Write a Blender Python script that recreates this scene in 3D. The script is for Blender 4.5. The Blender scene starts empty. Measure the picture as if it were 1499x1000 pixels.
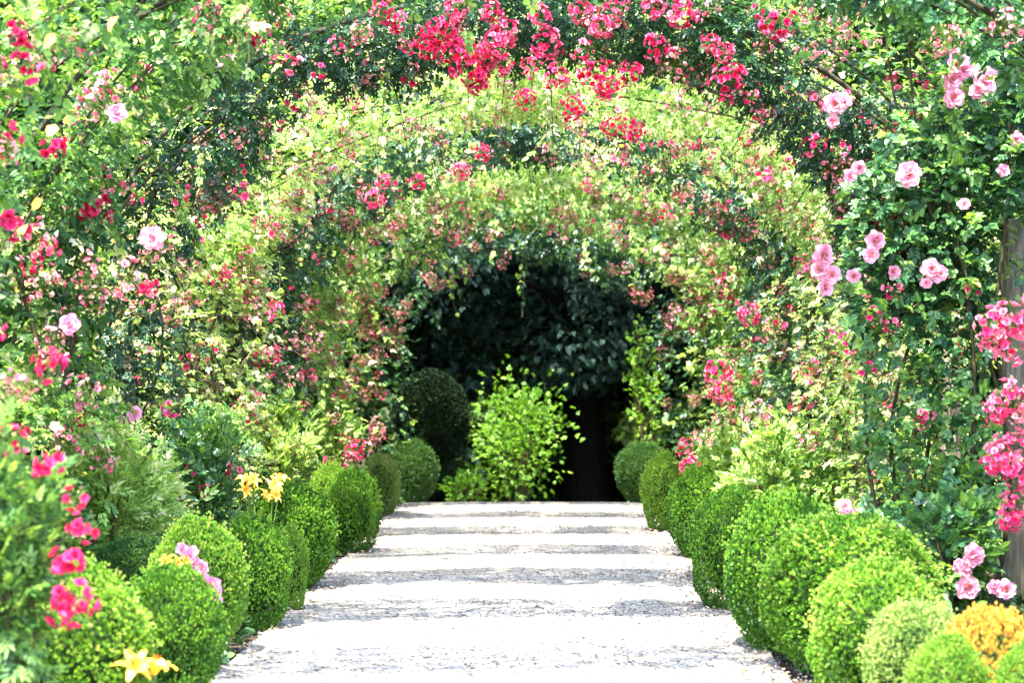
import bpy, math
import numpy as np
from mathutils import Vector
R = np.random.default_rng(11)
SC = bpy.context.scene
COL = SC.collection
F, VX, VY, HC = 2900.0, 783.0, 553.0, 1.2      # photo-pixel focal length, vanishing point, eye height

def at(px, py, d):
    return np.array([(px - VX) / F * d, d, HC - (py - VY) / F * d])
def ground_z(y):
    y = np.asarray(y, float)
    return np.where(y > 18.8, np.maximum(-0.085 * (y - 18.8), -1.3), 0.0)
def depth_of(py):
    return F * HC / (py - VY)

# ------------------------------------------------------------------ noise
def vnoise(p, s, seed=0):
    p = np.asarray(p, float) * s + seed * 17.31
    i = np.floor(p).astype(np.int64); f = p - i
    f = f * f * (3 - 2 * f)
    def h(a, b, c):
        n = (a * 73856093) ^ (b * 19349663) ^ (c * 83492791) ^ (seed * 2654435)
        n = (n ^ (n >> 13)) * 1274126177
        n = n & 0x7fffffff
        n = (n ^ (n >> 15)) & 0xffff
        return n / 65535.0
    out = 0
    for dx in (0, 1):
        for dy in (0, 1):
            for dz in (0, 1):
                w = (f[:, 0] if dx else 1 - f[:, 0]) * (f[:, 1] if dy else 1 - f[:, 1]) * (f[:, 2] if dz else 1 - f[:, 2])
                out = out + w * h(i[:, 0] + dx, i[:, 1] + dy, i[:, 2] + dz)
    return out
def nrm(v):
    return v / np.maximum(np.linalg.norm(v, axis=-1, keepdims=True), 1e-9)
def randdir(n, r=None):
    return nrm((r or R).normal(size=(n, 3)))

# ------------------------------------------------------------------ quad mesh accumulator
class Acc:
    def __init__(self):
        self.v, self.q, self.t, self.n = [], [], [], 0
    def add(self, v, q, t=0.5):
        v = np.asarray(v, float).reshape(-1, 3); q = np.asarray(q, np.int64).reshape(-1, 4)
        self.v.append(v); self.q.append(q + self.n)
        self.t.append(np.broadcast_to(np.asarray(t, float), (len(q),)).copy())
        self.n += len(v)
    def mesh(self, name, mat, origin=(0, 0, 0), smooth=False):
        v = np.concatenate(self.v) - np.asarray(origin, float); q = np.concatenate(self.q); t = np.concatenate(self.t)
        me = bpy.data.meshes.new(name)
        me.vertices.add(len(v)); me.vertices.foreach_set('co', v.astype(np.float32).ravel())
        me.loops.add(len(q) * 4); me.loops.foreach_set('vertex_index', q.astype(np.int32).ravel())
        me.polygons.add(len(q)); me.polygons.foreach_set('loop_start', np.arange(0, len(q) * 4, 4, dtype=np.int32))
        if smooth: me.polygons.foreach_set('use_smooth', np.ones(len(q), bool))
        me.update(calc_edges=True)
        a = me.attributes.new('tint', 'FLOAT', 'FACE'); a.data.foreach_set('value', t.astype(np.float32))
        me.materials.append(mat)
        return me
    def build(self, name, mat, parent=None, origin=None, smooth=False):
        if origin is None: origin = parent.location if parent else (0, 0, 0)
        return put(name, self.mesh(name, mat, origin, smooth), parent)
def put(name, data, parent=None, loc=None):
    o = bpy.data.objects.new(name, data); COL.objects.link(o)
    if parent: o.parent = parent
    if loc is not None: o.location = loc
    return o
def thing(name, label, cat, loc, group=None):
    o = bpy.data.objects.new(name, None); COL.objects.link(o)
    o.location = [float(c) for c in loc]; o.empty_display_size = 0.1
    return tag(o, label, cat, group)
def tag(o, label=None, cat=None, group=None, kind=None):
    if label: o['label'] = label
    if cat: o['category'] = cat
    if group: o['group'] = group
    if kind: o['kind'] = kind
    return o

def tube(acc, pts, rad, seg=6, t=0.5):
    pts = np.asarray(pts, float); n = len(pts); rad = np.broadcast_to(np.asarray(rad, float), (n,))
    tan = nrm(np.gradient(pts, axis=0))
    ref = np.array([0.0, 1.0, 0.0]) if abs(tan[:, 1]).mean() < 0.8 else np.array([1.0, 0, 0])
    a = nrm(np.cross(tan, ref)); b = np.cross(tan, a)
    ang = np.linspace(0, 2 * np.pi, seg, endpoint=False)
    v = pts[:, None] + rad[:, None, None] * (np.cos(ang)[None, :, None] * a[:, None] + np.sin(ang)[None, :, None] * b[:, None])
    q = []
    for i in range(n - 1):
        for j in range(seg):
            k = (j + 1) % seg
            q.append((i * seg + j, i * seg + k, (i + 1) * seg + k, (i + 1) * seg + j))
    m = (n - 1) * seg
    if seg == 4: q += [(0, 1, 2, 3), (m + 3, m + 2, m + 1, m)]
    if seg == 6: q += [(0, 1, 2, 3), (0, 3, 4, 5), (m + 3, m + 2, m + 1, m), (m + 5, m + 4, m + 3, m)]
    if seg == 8: q += [(m, m+1, m+2, m+3), (m, m+3, m+4, m+7), (m+4, m+5, m+6, m+7)]
    acc.add(v.reshape(-1, 3), q, t)
def boxm(acc, c, s, t=0.5, bev=0.0):
    c = np.asarray(c, float); s = np.asarray(s, float) / 2
    v = [(x, y, z) for x in (-1, 1) for y in (-1, 1) for z in (-1, 1)]
    acc.add(np.array(v) * s + c, [(0, 1, 3, 2), (4, 6, 7, 5), (0, 4, 5, 1), (2, 3, 7, 6), (0, 2, 6, 4), (1, 5, 7, 3)], t)

# ------------------------------------------------------------------ materials
def nt(name):
    m = bpy.data.materials.new(name); m.use_nodes = True
    t = m.node_tree; t.nodes.clear()
    o = t.nodes.new('ShaderNodeOutputMaterial')
    return m, t, o
def ramp_node(t, stops, interp='LINEAR'):
    r = t.nodes.new('ShaderNodeValToRGB'); cr = r.color_ramp; cr.interpolation = interp
    while len(cr.elements) < len(stops): cr.elements.new(0.5)
    for e, (p, c) in zip(cr.elements, stops):
        e.position = p; e.color = (*c, 1)
    return r
def leaf_mat(name, stops, transl=0.45, rough=0.45, spec=0.35, tcol=(1.15, 1.1, 0.55)):
    m, t, o = nt(name)
    a = t.nodes.new('ShaderNodeAttribute'); a.attribute_name = 'tint'
    r = ramp_node(t, stops); t.links.new(a.outputs['Fac'], r.inputs[0])
    p = t.nodes.new('ShaderNodeBsdfPrincipled'); p.inputs['Roughness'].default_value = rough
    p.inputs['Specular IOR Level'].default_value = spec
    t.links.new(r.outputs[0], p.inputs['Base Color'])
    mu = t.nodes.new('ShaderNodeMix'); mu.data_type = 'RGBA'; mu.blend_type = 'MULTIPLY'; mu.inputs[0].default_value = 1
    t.links.new(r.outputs[0], mu.inputs[6]); mu.inputs[7].default_value = (*tcol, 1)
    tr = t.nodes.new('ShaderNodeBsdfTranslucent'); t.links.new(mu.outputs[2], tr.inputs[0])
    mx = t.nodes.new('ShaderNodeMixShader'); mx.inputs[0].default_value = transl
    t.links.new(p.outputs[0], mx.inputs[1]); t.links.new(tr.outputs[0], mx.inputs[2])
    t.links.new(mx.outputs[0], o.inputs[0])
    return m
def solid_mat(name, c1, c2, scale=8, rough=0.85, stretch=(1, 1, 1), bump=0.3):
    m, t, o = nt(name)
    tc = t.nodes.new('ShaderNodeTexCoord'); mp = t.nodes.new('ShaderNodeMapping'); mp.inputs['Scale'].default_value = stretch
    t.links.new(tc.outputs['Object'], mp.inputs[0])
    n = t.nodes.new('ShaderNodeTexNoise'); n.inputs['Scale'].default_value = scale; n.inputs['Detail'].default_value = 6
    t.links.new(mp.outputs[0], n.inputs['Vector'])
    r = ramp_node(t, [(0.3, c1), (0.7, c2)]); t.links.new(n.outputs['Fac'], r.inputs[0])
    p = t.nodes.new('ShaderNodeBsdfPrincipled'); p.inputs['Roughness'].default_value = rough
    p.inputs['Specular IOR Level'].default_value = 0.05
    b = t.nodes.new('ShaderNodeBump'); b.inputs['Strength'].default_value = bump; b.inputs['Distance'].default_value = 0.02
    t.links.new(n.outputs['Fac'], b.inputs['Height']); t.links.new(b.outputs[0], p.inputs['Normal'])
    t.links.new(r.outputs[0], p.inputs['Base Color']); t.links.new(p.outputs[0], o.inputs[0])
    return m

M = {}
M['rambler'] = leaf_mat('rambler_leaf', [(0, (.016, .055, .014)), (.25, (.055, .15, .03)), (.55, (.20, .34, .06)), (.8, (.37, .54, .13)), (.92, (.54, .62, .27)), (1, (.66, .58, .40))], .45)
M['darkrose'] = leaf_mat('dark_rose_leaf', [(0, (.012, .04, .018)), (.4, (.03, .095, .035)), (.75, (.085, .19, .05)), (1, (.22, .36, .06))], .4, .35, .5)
M['blue'] = leaf_mat('broad_rose_leaf', [(0, (.014, .05, .024)), (.4, (.042, .135, .048)), (.75, (.14, .29, .07)), (1, (.28, .46, .07))], .42, .33, .55)
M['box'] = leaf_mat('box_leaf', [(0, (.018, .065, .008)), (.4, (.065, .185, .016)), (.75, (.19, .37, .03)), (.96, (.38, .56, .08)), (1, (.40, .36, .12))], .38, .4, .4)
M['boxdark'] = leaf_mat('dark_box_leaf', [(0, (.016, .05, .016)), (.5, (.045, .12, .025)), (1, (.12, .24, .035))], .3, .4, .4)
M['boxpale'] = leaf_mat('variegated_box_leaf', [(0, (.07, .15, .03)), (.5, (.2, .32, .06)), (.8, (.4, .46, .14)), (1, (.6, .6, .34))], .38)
M['gold'] = leaf_mat('golden_leaf', [(0, (.22, .22, .04)), (.45, (.55, .32, .04)), (1, (.72, .45, .10))], .4)
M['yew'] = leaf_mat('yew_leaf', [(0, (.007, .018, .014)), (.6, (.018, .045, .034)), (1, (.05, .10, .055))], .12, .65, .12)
M['topiary'] = leaf_mat('shaded_topiary_leaf', [(0, (.004, .010, .004)), (.6, (.010, .024, .009)), (1, (.03, .06, .02))], .1, .6, .12)  # near-black base colour stands in for the shade of the surrounding trees
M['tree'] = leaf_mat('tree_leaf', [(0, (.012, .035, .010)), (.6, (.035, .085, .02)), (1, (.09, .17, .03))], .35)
M['lime'] = leaf_mat('lime_leaf', [(0, (.06, .17, .015)), (.5, (.17, .36, .03)), (1, (.34, .55, .06))], .5)
M['hot'] = leaf_mat('hot_pink_petal', [(0, (.60, .008, .065)), (.35, (.78, .045, .185)), (.6, (.86, .22, .36)), (.8, (.87, .36, .40)), (.82, (.10, .17, .03)), (1, (.45, .4, .18))], .35, .6, .2, (1, .8, .85))
M['faded'] = leaf_mat('faded_pink_petal', [(0, (.72, .05, .14)), (.25, (.82, .25, .33)), (.55, (.85, .44, .48)), (.68, (.86, .64, .60)), (.72, (.12, .18, .04)), (.84, (.14, .2, .04)), (.88, (.42, .42, .14)), (1, (.55, .5, .24))], .38, .6, .2, (1, .85, .8))
M['pale'] = leaf_mat('pale_pink_petal', [(0, (.80, .30, .42)), (.5, (.84, .43, .53)), (.9, (.87, .56, .63)), (.95, (.8, .55, .1)), (1, (.8, .5, .06))], .35, .6, .2, (1, .85, .9))
M['pinkmid'] = leaf_mat('mid_pink_petal', [(0, (.80, .22, .42)), (.5, (.86, .36, .54)), (.9, (.88, .5, .62)), (.95, (.8, .45, .3)), (1, (.8, .5, .2))], .35, .6, .2, (1, .85, .9))
M['lily'] = leaf_mat('lily_petal', [(0, (.8, .36, .03)), (.5, (.86, .55, .06)), (1, (.88, .68, .16))], .35, .5, .3)
M['stalk'] = leaf_mat('green_stalk', [(0, (.05, .12, .02)), (1, (.16, .26, .05))], .2)
M['cane'] = solid_mat('rose_cane', (.03, .025, .015), (.09, .075, .04), 30)
M['wood'] = solid_mat('weathered_wood', (.13, .105, .075), (.36, .30, .23), 14, stretch=(6, 6, .5), bump=.6)
M['iron'] = solid_mat('hoop_timber', (.03, .028, .018), (.09, .08, .055), 20)
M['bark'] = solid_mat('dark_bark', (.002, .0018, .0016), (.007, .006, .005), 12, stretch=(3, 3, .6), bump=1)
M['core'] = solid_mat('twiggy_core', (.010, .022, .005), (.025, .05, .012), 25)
M['soil'] = solid_mat('soil', (.022, .017, .010), (.07, .055, .035), 9, bump=1)

# ------------------------------------------------------------------ leaf templates: (verts, quads) with y along, x across, z normal
def leaflet(L=1.0, W=0.55, fold=0.16, curl=0.12, x0=0, y0=0, ang=0):
    v = np.array([(0, 0, 0), (-W * .5, L * .32, fold * W), (-W * .38, L * .68, fold * W - curl * .4 * L), (0, L, -curl * L), (W * .38, L * .68, fold * W - curl * .4 * L), (W * .5, L * .32, fold * W)])
    c, s = math.cos(ang), math.sin(ang)
    v = np.stack([v[:, 0] * c + v[:, 1] * s, -v[:, 0] * s + v[:, 1] * c, v[:, 2]], 1)
    return v + np.array([x0, y0, 0]), np.array([(0, 1, 2, 3), (0, 3, 4, 5)])
def joint(parts):
    vs, qs, n = [], [], 0
    for v, q in parts:
        vs.append(v); qs.append(q + n); n += len(v)
    return np.concatenate(vs), np.concatenate(qs)
def compound(n, r, lw=.55, spread=1.0):
    parts = []
    for k in range(n):
        y = 0.25 + 0.33 * k
        for sd in (-1, 1):
            L = r.uniform(.55, .8); v, q = leaflet(L, L * lw, r.uniform(.05, .3), r.uniform(0, .3), 0.02 * sd, y, sd * r.uniform(.8, 1.25) * spread)
            v[:, 2] += r.uniform(-.12, .12) * np.abs(v[:, 0]) - .1 * y * y * .3
            parts.append((v, q))
    L = .85; v, q = leaflet(L, L * lw, .15, .2, 0, .25 + .33 * (n - 1) + .12); v[:, 2] -= .12
    parts.append((v, q))
    return joint(parts)
def tuft(n, r, L=1.0, W=.5, open_=.9):
    parts = []
    for k in range(n):
        v, q = leaflet(L * r.uniform(.7, 1.1), W, .2, .15)
        el = r.uniform(.15, open_); az = 2 * math.pi * (k / n) + r.uniform(-.4, .4)
        c, s = math.cos(el), math.sin(el)
        v = np.stack([v[:, 0], v[:, 1] * c - v[:, 2] * s, v[:, 1] * s + v[:, 2] * c], 1)      # tilt in y-z : y kept as axis
        ca, sa = math.cos(az), math.sin(az)
        v = np.stack([v[:, 0] * ca + v[:, 2] * sa, v[:, 1] + .15 * k / n, -v[:, 0] * sa + v[:, 2] * ca], 1)
        parts.append((v, q))
    return joint(parts)
def single(r, W=.6):
    return leaflet(1, W * r.uniform(.85, 1.15), r.uniform(.05, .35), r.uniform(-.05, .3))
T = {}
T['rose'] = [compound(n, R) for n in (2, 3, 3, 2)]
T['narrow'] = [compound(n, R, .38, .8) for n in (3, 4, 3)]
T['broad'] = [compound(n, R, .72) for n in (2, 2, 3)]
T['box'] = [tuft(6, R, 1, .58) for _ in range(5)]
T['single'] = [single(R) for _ in range(5)]
T['strap'] = [tuft(5, R, 1.6, .16, 1.1) for _ in range(4)]
def rosette(r, n1=6, n2=5):
    parts = []
    for n, el, L, W in ((n1, .25, 1.0, .95), (n2, .85, .75, .75), (3, 1.25, .5, .5)):
        for k in range(n):
            v, q = leaflet(L, W, .25, -.25)
            c, s = math.cos(el + r.uniform(-.15, .15)), math.sin(el)
            v = np.stack([v[:, 0], v[:, 1] * c - v[:, 2] * s, v[:, 1] * s + v[:, 2] * c], 1)
            az = 2 * math.pi * k / n + r.uniform(-.3, .3); ca, sa = math.cos(az), math.sin(az)
            parts.append((np.stack([v[:, 0] * ca + v[:, 1] * sa, -v[:, 0] * sa + v[:, 1] * ca, v[:, 2]], 1), q))
    v, q = joint(parts)
    return np.stack([v[:, 0], v[:, 2], -v[:, 1]], 1), q       # axis along y
T['rosette'] = [rosette(R) for _ in range(4)]

def scatter(acc, temps, pos, axis, normal, scale, tint, jit=0.12, r=None):
    """copies of leaf templates: y of the template along axis, z near normal"""
    r = r or R
    pos = np.asarray(pos, float); n = len(pos)
    if n == 0: return
    axis = nrm(axis); b = nrm(np.cross(axis, normal)); nn = np.cross(b, axis)
    scale = np.broadcast_to(np.asarray(scale, float), (n,)); tint = np.broadcast_to(np.asarray(tint, float), (n,))
    pick = r.integers(0, len(temps), n)
    for k, (tv, tq) in enumerate(temps):
        ix = np.nonzero(pick == k)[0]
        if len(ix) == 0: continue
        V = pos[ix, None] + scale[ix, None, None] * (tv[None, :, 0, None] * b[ix, None] + tv[None, :, 1, None] * axis[ix, None] + tv[None, :, 2, None] * nn[ix, None])
        Q = tq[None] + (np.arange(len(ix)) * len(tv))[:, None, None]
        nl = len(tq) // 2
        tl = tint[ix, None] + r.normal(0, jit, (len(ix), nl)); tl = np.repeat(tl, 2, axis=1)
        acc.add(V.reshape(-1, 3), Q.reshape(-1, 4), np.clip(tl, 0, 1).ravel())

# ------------------------------------------------------------------ flowers (shared meshes)
def cluster_mesh(name, mat, nfl, rad, fl, tlo, thi, extra, flat=.75):
    a = Acc()
    d = randdir(nfl * 3); d = d[d[:, 1] < .45][:nfl]                    # mostly facing -y (outward) half
    p = d * rad * np.array([1, flat, 1]) * R.uniform(.55, 1.05, (len(d), 1))
    scatter(a, T['rosette'], p, d + R.normal(0, .3, d.shape), randdir(len(d)), fl * R.uniform(.6, 1.25, len(d)), R.uniform(tlo, thi, len(d)), .07)
    keep = p; k = extra; d = randdir(k); p = d * rad * R.uniform(.3, 1.2, (k, 1))
    scatter(a, T['box'], p, d + R.normal(0, .4, d.shape), randdir(k), fl * .7, R.uniform(.8, 1, k), .05)
    root = np.array([0, rad * .8, -rad * .3])
    for e in np.concatenate([keep, p]):
        tube(a, [root, (e + root) * .5 + np.array([0, 0, rad * .12]), e * 1.02], .0010, 4, .822)
    return a.mesh(name, mat)
CL = {
    'hot': [cluster_mesh('hot_truss', M['hot'], n, .08, .021, .05, .72, 5) for n in (30, 38, 24, 46)],
    'deep': [cluster_mesh('deep_truss', M['hot'], n, .085, .021, .0, .45, 5) for n in (34, 44)],
    'small': [cluster_mesh('small_truss', M['hot'], n, .05, .019, .1, .72, 7) for n in (5, 8, 11)],
    'faded': [cluster_mesh('faded_truss', M['faded'], n, .075, .015, .05, .72, 26) for n in (18, 26, 30)],
    'big': [cluster_mesh('big_truss', M['hot'], n, .10, .025, .2, .78, 8) for n in (30, 36)],
    'neardeep': [cluster_mesh('red_pink_truss', M['hot'], n, .06, .026, .0, .4, 4) for n in (9, 14)],
}
def petal_patch(L, W, el, cup, curl, az, z0, r):
    n = 5; u = np.linspace(0, 1, n); w = np.linspace(-1, 1, n)
    U, Wd = np.meshgrid(u, w, indexing='ij')
    wid = W * np.sin(np.pi * (.12 + .80 * U) ** .9) ** .7
    x = Wd * wid * .5
    ang = el - curl * U ** 2
    rad = np.cumsum(np.vstack([np.zeros((1, n)), np.diff(U, axis=0)]) * np.cos(ang), axis=0) * L
    z = z0 + np.cumsum(np.vstack([np.zeros((1, n)), np.diff(U, axis=0)]) * np.sin(ang), axis=0) * L + cup * Wd ** 2 * W * U + r.normal(0, .02, U.shape) * L * U
    ca, sa = math.cos(az), math.sin(az)
    v = np.stack([x * ca + rad * sa, -z, -x * sa + rad * ca], -1).reshape(-1, 3)      # flower faces -y
    q = [(i * n + j, i * n + j + 1, (i + 1) * n + j + 1, (i + 1) * n + j) for i in range(n - 1) for j in range(n - 1)]
    return v, q
def bloom_mesh(name, mat, seed, R0=1.0, full=1.0):
    r = np.random.default_rng(seed); a = Acc()
    for n, L, W, el, cup, curl in ((6, 1.0, 1.0, .35, .14, .75), (6, .86, .9, .75, .2, .5), (5, .62, .7, 1.1, .25, .1), (4, .4, .5, 1.35, .3, -.3)):
        for k in range(n):
            v, q = petal_patch(L * r.uniform(.85, 1.1) * R0, W * r.uniform(.85, 1.1) * R0, el + r.uniform(-.2, .2), cup, curl + r.uniform(-.2, .2), 2 * math.pi * k / n + r.uniform(-.25, .25), 0, r)
            a.add(v, q, np.clip(r.uniform(.1, .85) - (.25 if L < .7 else 0), 0, .89))
    scatter(a, T['box'], r.normal(0, .08, (14, 3)) + np.array([0, -.28, 0]), np.tile([0, -1., 0], (14, 1)) + r.normal(0, .3, (14, 3)), randdir(14, r), .12, .98, .01, r)
    return a.mesh(name, mat, smooth=True)
BL = {'pale': [bloom_mesh('pale_bloom', M['pale'], s) for s in (1, 2, 3)], 'mid': [bloom_mesh('pink_bloom', M['pinkmid'], s) for s in (4, 5)]}

def add_flower(root, kind, p, s=1.0, tilt=.4, name='flower_truss'):
    lib = BL if kind in BL else CL
    me = lib[kind][R.integers(0, len(lib[kind]))]
    o = put('rose_bloom' if kind in BL else name, me, root, Vector(p) - root.location)
    o.rotation_euler = (R.uniform(-tilt, tilt), R.uniform(0, 6.28) if kind in BL else R.uniform(-3, 3), R.uniform(-tilt, tilt))
    if kind not in BL: o.rotation_euler = (R.uniform(-tilt, tilt), R.uniform(-3.1, 3.1), R.uniform(-tilt, tilt))
    k = s * R.uniform(.9, 1.1); o.scale = (k, k, k)
    return o

# ------------------------------------------------------------------ ground, path
def build_ground():
    a = Acc()
    xs = np.concatenate([np.linspace(-120, -8, 12), np.linspace(-6, 6, 61), np.linspace(8, 120, 12)])
    ys = np.concatenate([np.linspace(-20, 0, 6), np.linspace(1, 30, 117), np.linspace(34, 220, 20)])
    X, Y = np.meshgrid(xs, ys, indexing='ij'); Z = ground_z(Y) + .0
    P = np.stack([X, Y, Z], -1).reshape(-1, 3)
    m = (np.abs(P[:, 0] + .12) > 1.45) & (np.abs(P[:, 0]) < 8)
    P[:, 2] += np.where(m, .05 * vnoise(P, 2.0, 3) - .01, 0) - .012
    ny = len(ys)
    q = [(i * ny + j, (i + 1) * ny + j, (i + 1) * ny + j + 1, i * ny + j + 1) for i in range(len(xs) - 1) for j in range(ny - 1)]
    a.add(P, q)
    tag(a.build('ground', M['soil'], smooth=True), kind='structure')
    # gravel path
    m, t, o = nt('pale_gravel')
    tc = t.nodes.new('ShaderNodeTexCoord')
    v1 = t.nodes.new('ShaderNodeTexVoronoi'); v1.inputs['Scale'].default_value = 75; t.links.new(tc.outputs['Object'], v1.inputs['Vector'])
    v2 = t.nodes.new('ShaderNodeTexVoronoi'); v2.inputs['Scale'].default_value = 28; t.links.new(tc.outputs['Object'], v2.inputs['Vector'])
    n1 = t.nodes.new('ShaderNodeTexNoise'); n1.inputs['Scale'].default_value = 1.6; n1.inputs['Detail'].default_value = 7; t.links.new(tc.outputs['Object'], n1.inputs['Vector'])
    sep = t.nodes.new('ShaderNodeSeparateColor'); t.links.new(v1.outputs['Color'], sep.inputs[0])
    r = ramp_node(t, [(0, (.02, .018, .016)), (.14, (.05, .046, .04)), (.25, (.20, .18, .152)), (.5, (.31, .282, .24)), (1, (.40, .368, .318))]); t.links.new(sep.outputs[0], r.inputs[0])
    r2 = ramp_node(t, [(.25, (.78, .74, .68)), (.7, (1, 1, 1))]); t.links.new(n1.outputs['Fac'], r2.inputs[0])
    mx = t.nodes.new('ShaderNodeMix'); mx.data_type = 'RGBA'; mx.blend_type = 'MULTIPLY'; mx.inputs[0].default_value = .8
    t.links.new(r.outputs[0], mx.inputs[6]); t.links.new(r2.outputs[0], mx.inputs[7])
    p = t.nodes.new('ShaderNodeBsdfPrincipled'); p.inputs['Roughness'].default_value = .95; p.inputs['Specular IOR Level'].default_value = .15
    b = t.nodes.new('ShaderNodeBump'); b.inputs['Strength'].default_value = .9; b.inputs['Distance'].default_value = .012; b.invert = True
    t.links.new(v1.outputs['Distance'], b.inputs['Height']); t.links.new(b.outputs[0], p.inputs['Normal'])
    t.links.new(mx.outputs[2], p.inputs['Base Color']); t.links.new(p.outputs[0], o.inputs[0])
    M['gravel'] = m
    a = Acc(); ys = np.linspace(-4, 24, 225); us = np.linspace(-1, 1, 17)
    pts = []
    for y in ys:
        pl = np.array([[0, y, 0.]]); wl = 1.27 + .07 * (vnoise(pl, 1.7, 5)[0] - .5); wr = 1.02 + .07 * (vnoise(pl, 1.7, 9)[0] - .5)
        for u in us:
            pts.append((u * (wl if u < 0 else wr), y, float(ground_z(y)) + .012 + .012 * (1 - u * u)))
    n = len(us); pts = np.array(pts); pts[:, 2] += .008 * (vnoise(pts, 2.5, 8) - .5)
    q = [(i * n + j, i * n + j + 1, (i + 1) * n + j + 1, (i + 1) * n + j) for i in range(len(ys) - 1) for j in range(n - 1)]
    a.add(pts, q)
    tag(a.build('path', m, smooth=True), kind='structure')
    # loose stones lying on it
    a = Acc(); N = 16000
    ang = R.uniform(0, 1, N)
    y = 6.8 + 11.8 * ang ** 1.3; x = R.uniform(-1.25, 1.0, N); e_ = R.normal(0, .08, N); x = np.where(R.random(N) < .25, np.where(x < 0, -1.24, .99) + e_, x)
    cube = np.array([(-1, -1, -.6), (1, -1, -.6), (1, 1, -.6), (-1, 1, -.6), (-.6, -.6, .7), (.6, -.6, .7), (.6, .6, .7), (-.6, .6, .7)])
    cq = np.array([(0, 1, 5, 4), (1, 2, 6, 5), (2, 3, 7, 6), (3, 0, 4, 7), (4, 5, 6, 7), (0, 3, 2, 1)])
    s = R.uniform(.002, .0052, N) * np.where(R.random(N) < .05, 1.6, 1)
    th = R.uniform(0, 6.28, N); c, sn = np.cos(th), np.sin(th)
    jit = R.uniform(.7, 1.3, (N, 8, 3)); V = cube[None] * jit * s[:, None, None]
    V = np.stack([V[..., 0] * c[:, None] - V[..., 1] * sn[:, None], V[..., 0] * sn[:, None] + V[..., 1] * c[:, None], V[..., 2]], -1)
    V += np.stack([x, y, .022 - .012 * (x / 1.15) ** 2 + s * .3], 1)[:, None]
    Q = cq[None] + (np.arange(N) * 8)[:, None, None]
    a.add(V.reshape(-1, 3), Q.reshape(-1, 4), np.repeat(R.random(N), 6))
    M['stone'] = leaf_mat('loose_stone', [(0, (.02, .018, .016)), (.45, (.08, .074, .068)), (1, (.26, .24, .22))], 0.0, .9, .2)
    tag(a.build('gravel', M['stone']), 'loose pale grey gravel stones strewn over the garden path', 'gravel', kind='stuff')
    a = Acc(); N = 2400
    x = R.uniform(-1.25, 1.0, N); x = np.where(R.random(N) < .6, np.where(x < 0, -1.26 + np.abs(R.normal(0, .14, N)), 1.0 - np.abs(R.normal(0, .14, N))), x); y = 6.8 + 11.5 * R.random(N) ** 1.2
    pos = np.stack([x, y, np.full(N, .03)], 1); up = np.tile([0, 0, 1.], (N, 1)) + R.normal(0, .3, (N, 3))
    ax = randdir(N) * np.array([1, 1, .15])
    scatter(a, T['single'], pos, ax, up, R.uniform(.010, .026, N), R.random(N), .05)
    M['litter'] = leaf_mat('fallen_petal', [(0, (.1, .08, .03)), (.35, (.3, .25, .1)), (.6, (.7, .4, .42)), (1, (.75, .6, .55))], .2, .8, .1)
    tag(a.build('fallen_petals', M['litter']), 'fallen petals and dry leaves along the gravel path edges', 'petals', kind='stuff')
    a = Acc(); N = 9000
    sd = np.where(R.random(N) < .5, -1, 1); x = np.where(sd < 0, -1.3, 1.05) + sd * 2.6 * R.random(N) ** 1.3; y = R.uniform(6.2, 21, N)
    pos = np.stack([x, y, ground_z(y) + R.uniform(0, .14, N) * vnoise(np.stack([x, y, x * 0], 1), 1.3, 4)], 1)
    ax = nrm(R.normal(0, 1, (N, 3)) * np.array([1, 1, .3]) + np.array([0, 0, .7]))
    scatter(a, T['broad'] + T['rose'], pos, ax, np.array([[0, 0, 1.]]) + R.normal(0, .4, (N, 3)), R.uniform(.03, .06, N), R.uniform(.1, .8, N))
    tag(a.build('ground_cover', M['darkrose']), 'low leafy ground cover filling the beds beside the path', 'ground cover', kind='stuff')
build_ground()

# ------------------------------------------------------------------ arches
ARCH = [  # depth, inner half-width left/right, inner apex height
    dict(d=8.9, wl=1.92, wr=2.66, za=3.06), dict(d=10.65, wl=1.80, wr=1.66, za=2.95), dict(d=12.4, wl=1.72, wr=1.66, za=2.86),
    dict(d=14.2, wl=1.62, wr=1.58, za=2.78), dict(d=15.95, wl=1.50, wr=1.46, za=2.70), dict(d=17.7, wl=1.38, wr=1.36, za=2.58),
    dict(d=19.6, wl=1.28, wr=1.24, za=2.44), dict(d=7.1, wl=1.88, wr=2.62, za=3.1)]
PX, ZS = 2.58, 1.72
ORD = ['timber arch just in front of the hot pink one, its hoop above the view', 'timber arch under the hot pink roses, with its grey post at the right edge',
       'third timber arch of the row, behind the hot pink roses', 'fourth timber arch of the row, posts in leafy yellow green shade',
       'fifth timber arch of the row, wrapped in pale ramblers', 'sixth timber arch of the row, with salmon trusses on top', 'last timber arch of the row, framing the dark trees', 'timber arch nearest the camera, its post just left of the view']
def make_arch(i, A):
    z0 = float(ground_z(A['d'])); root = thing('rose_arch', ORD[i], 'arch', (0, A['d'], z0), 'timber rose arches over the path')
    for s in (-1, 1):
        a = Acc(); boxm(a, (s * PX, A['d'], z0 + 1.0), (.13, .13, 2.1))
        o = a.build('post', M['wood'], root)
        b = o.modifiers.new('b', 'BEVEL'); b.width = .008; b.segments = 2
    for sd, w in ((-1, A['wl']), (1, A['wr'])):
        c = centre(A, sd, np.linspace(.5, .985, 30), w, .33)[0]
        pts = np.concatenate([[(sd * (PX - .03), A['d'], z0 + 1.98)], c])
        a = Acc(); tube(a, pts, .015, 8); a.build('half_hoop', M['iron'], root)
    return root

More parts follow.
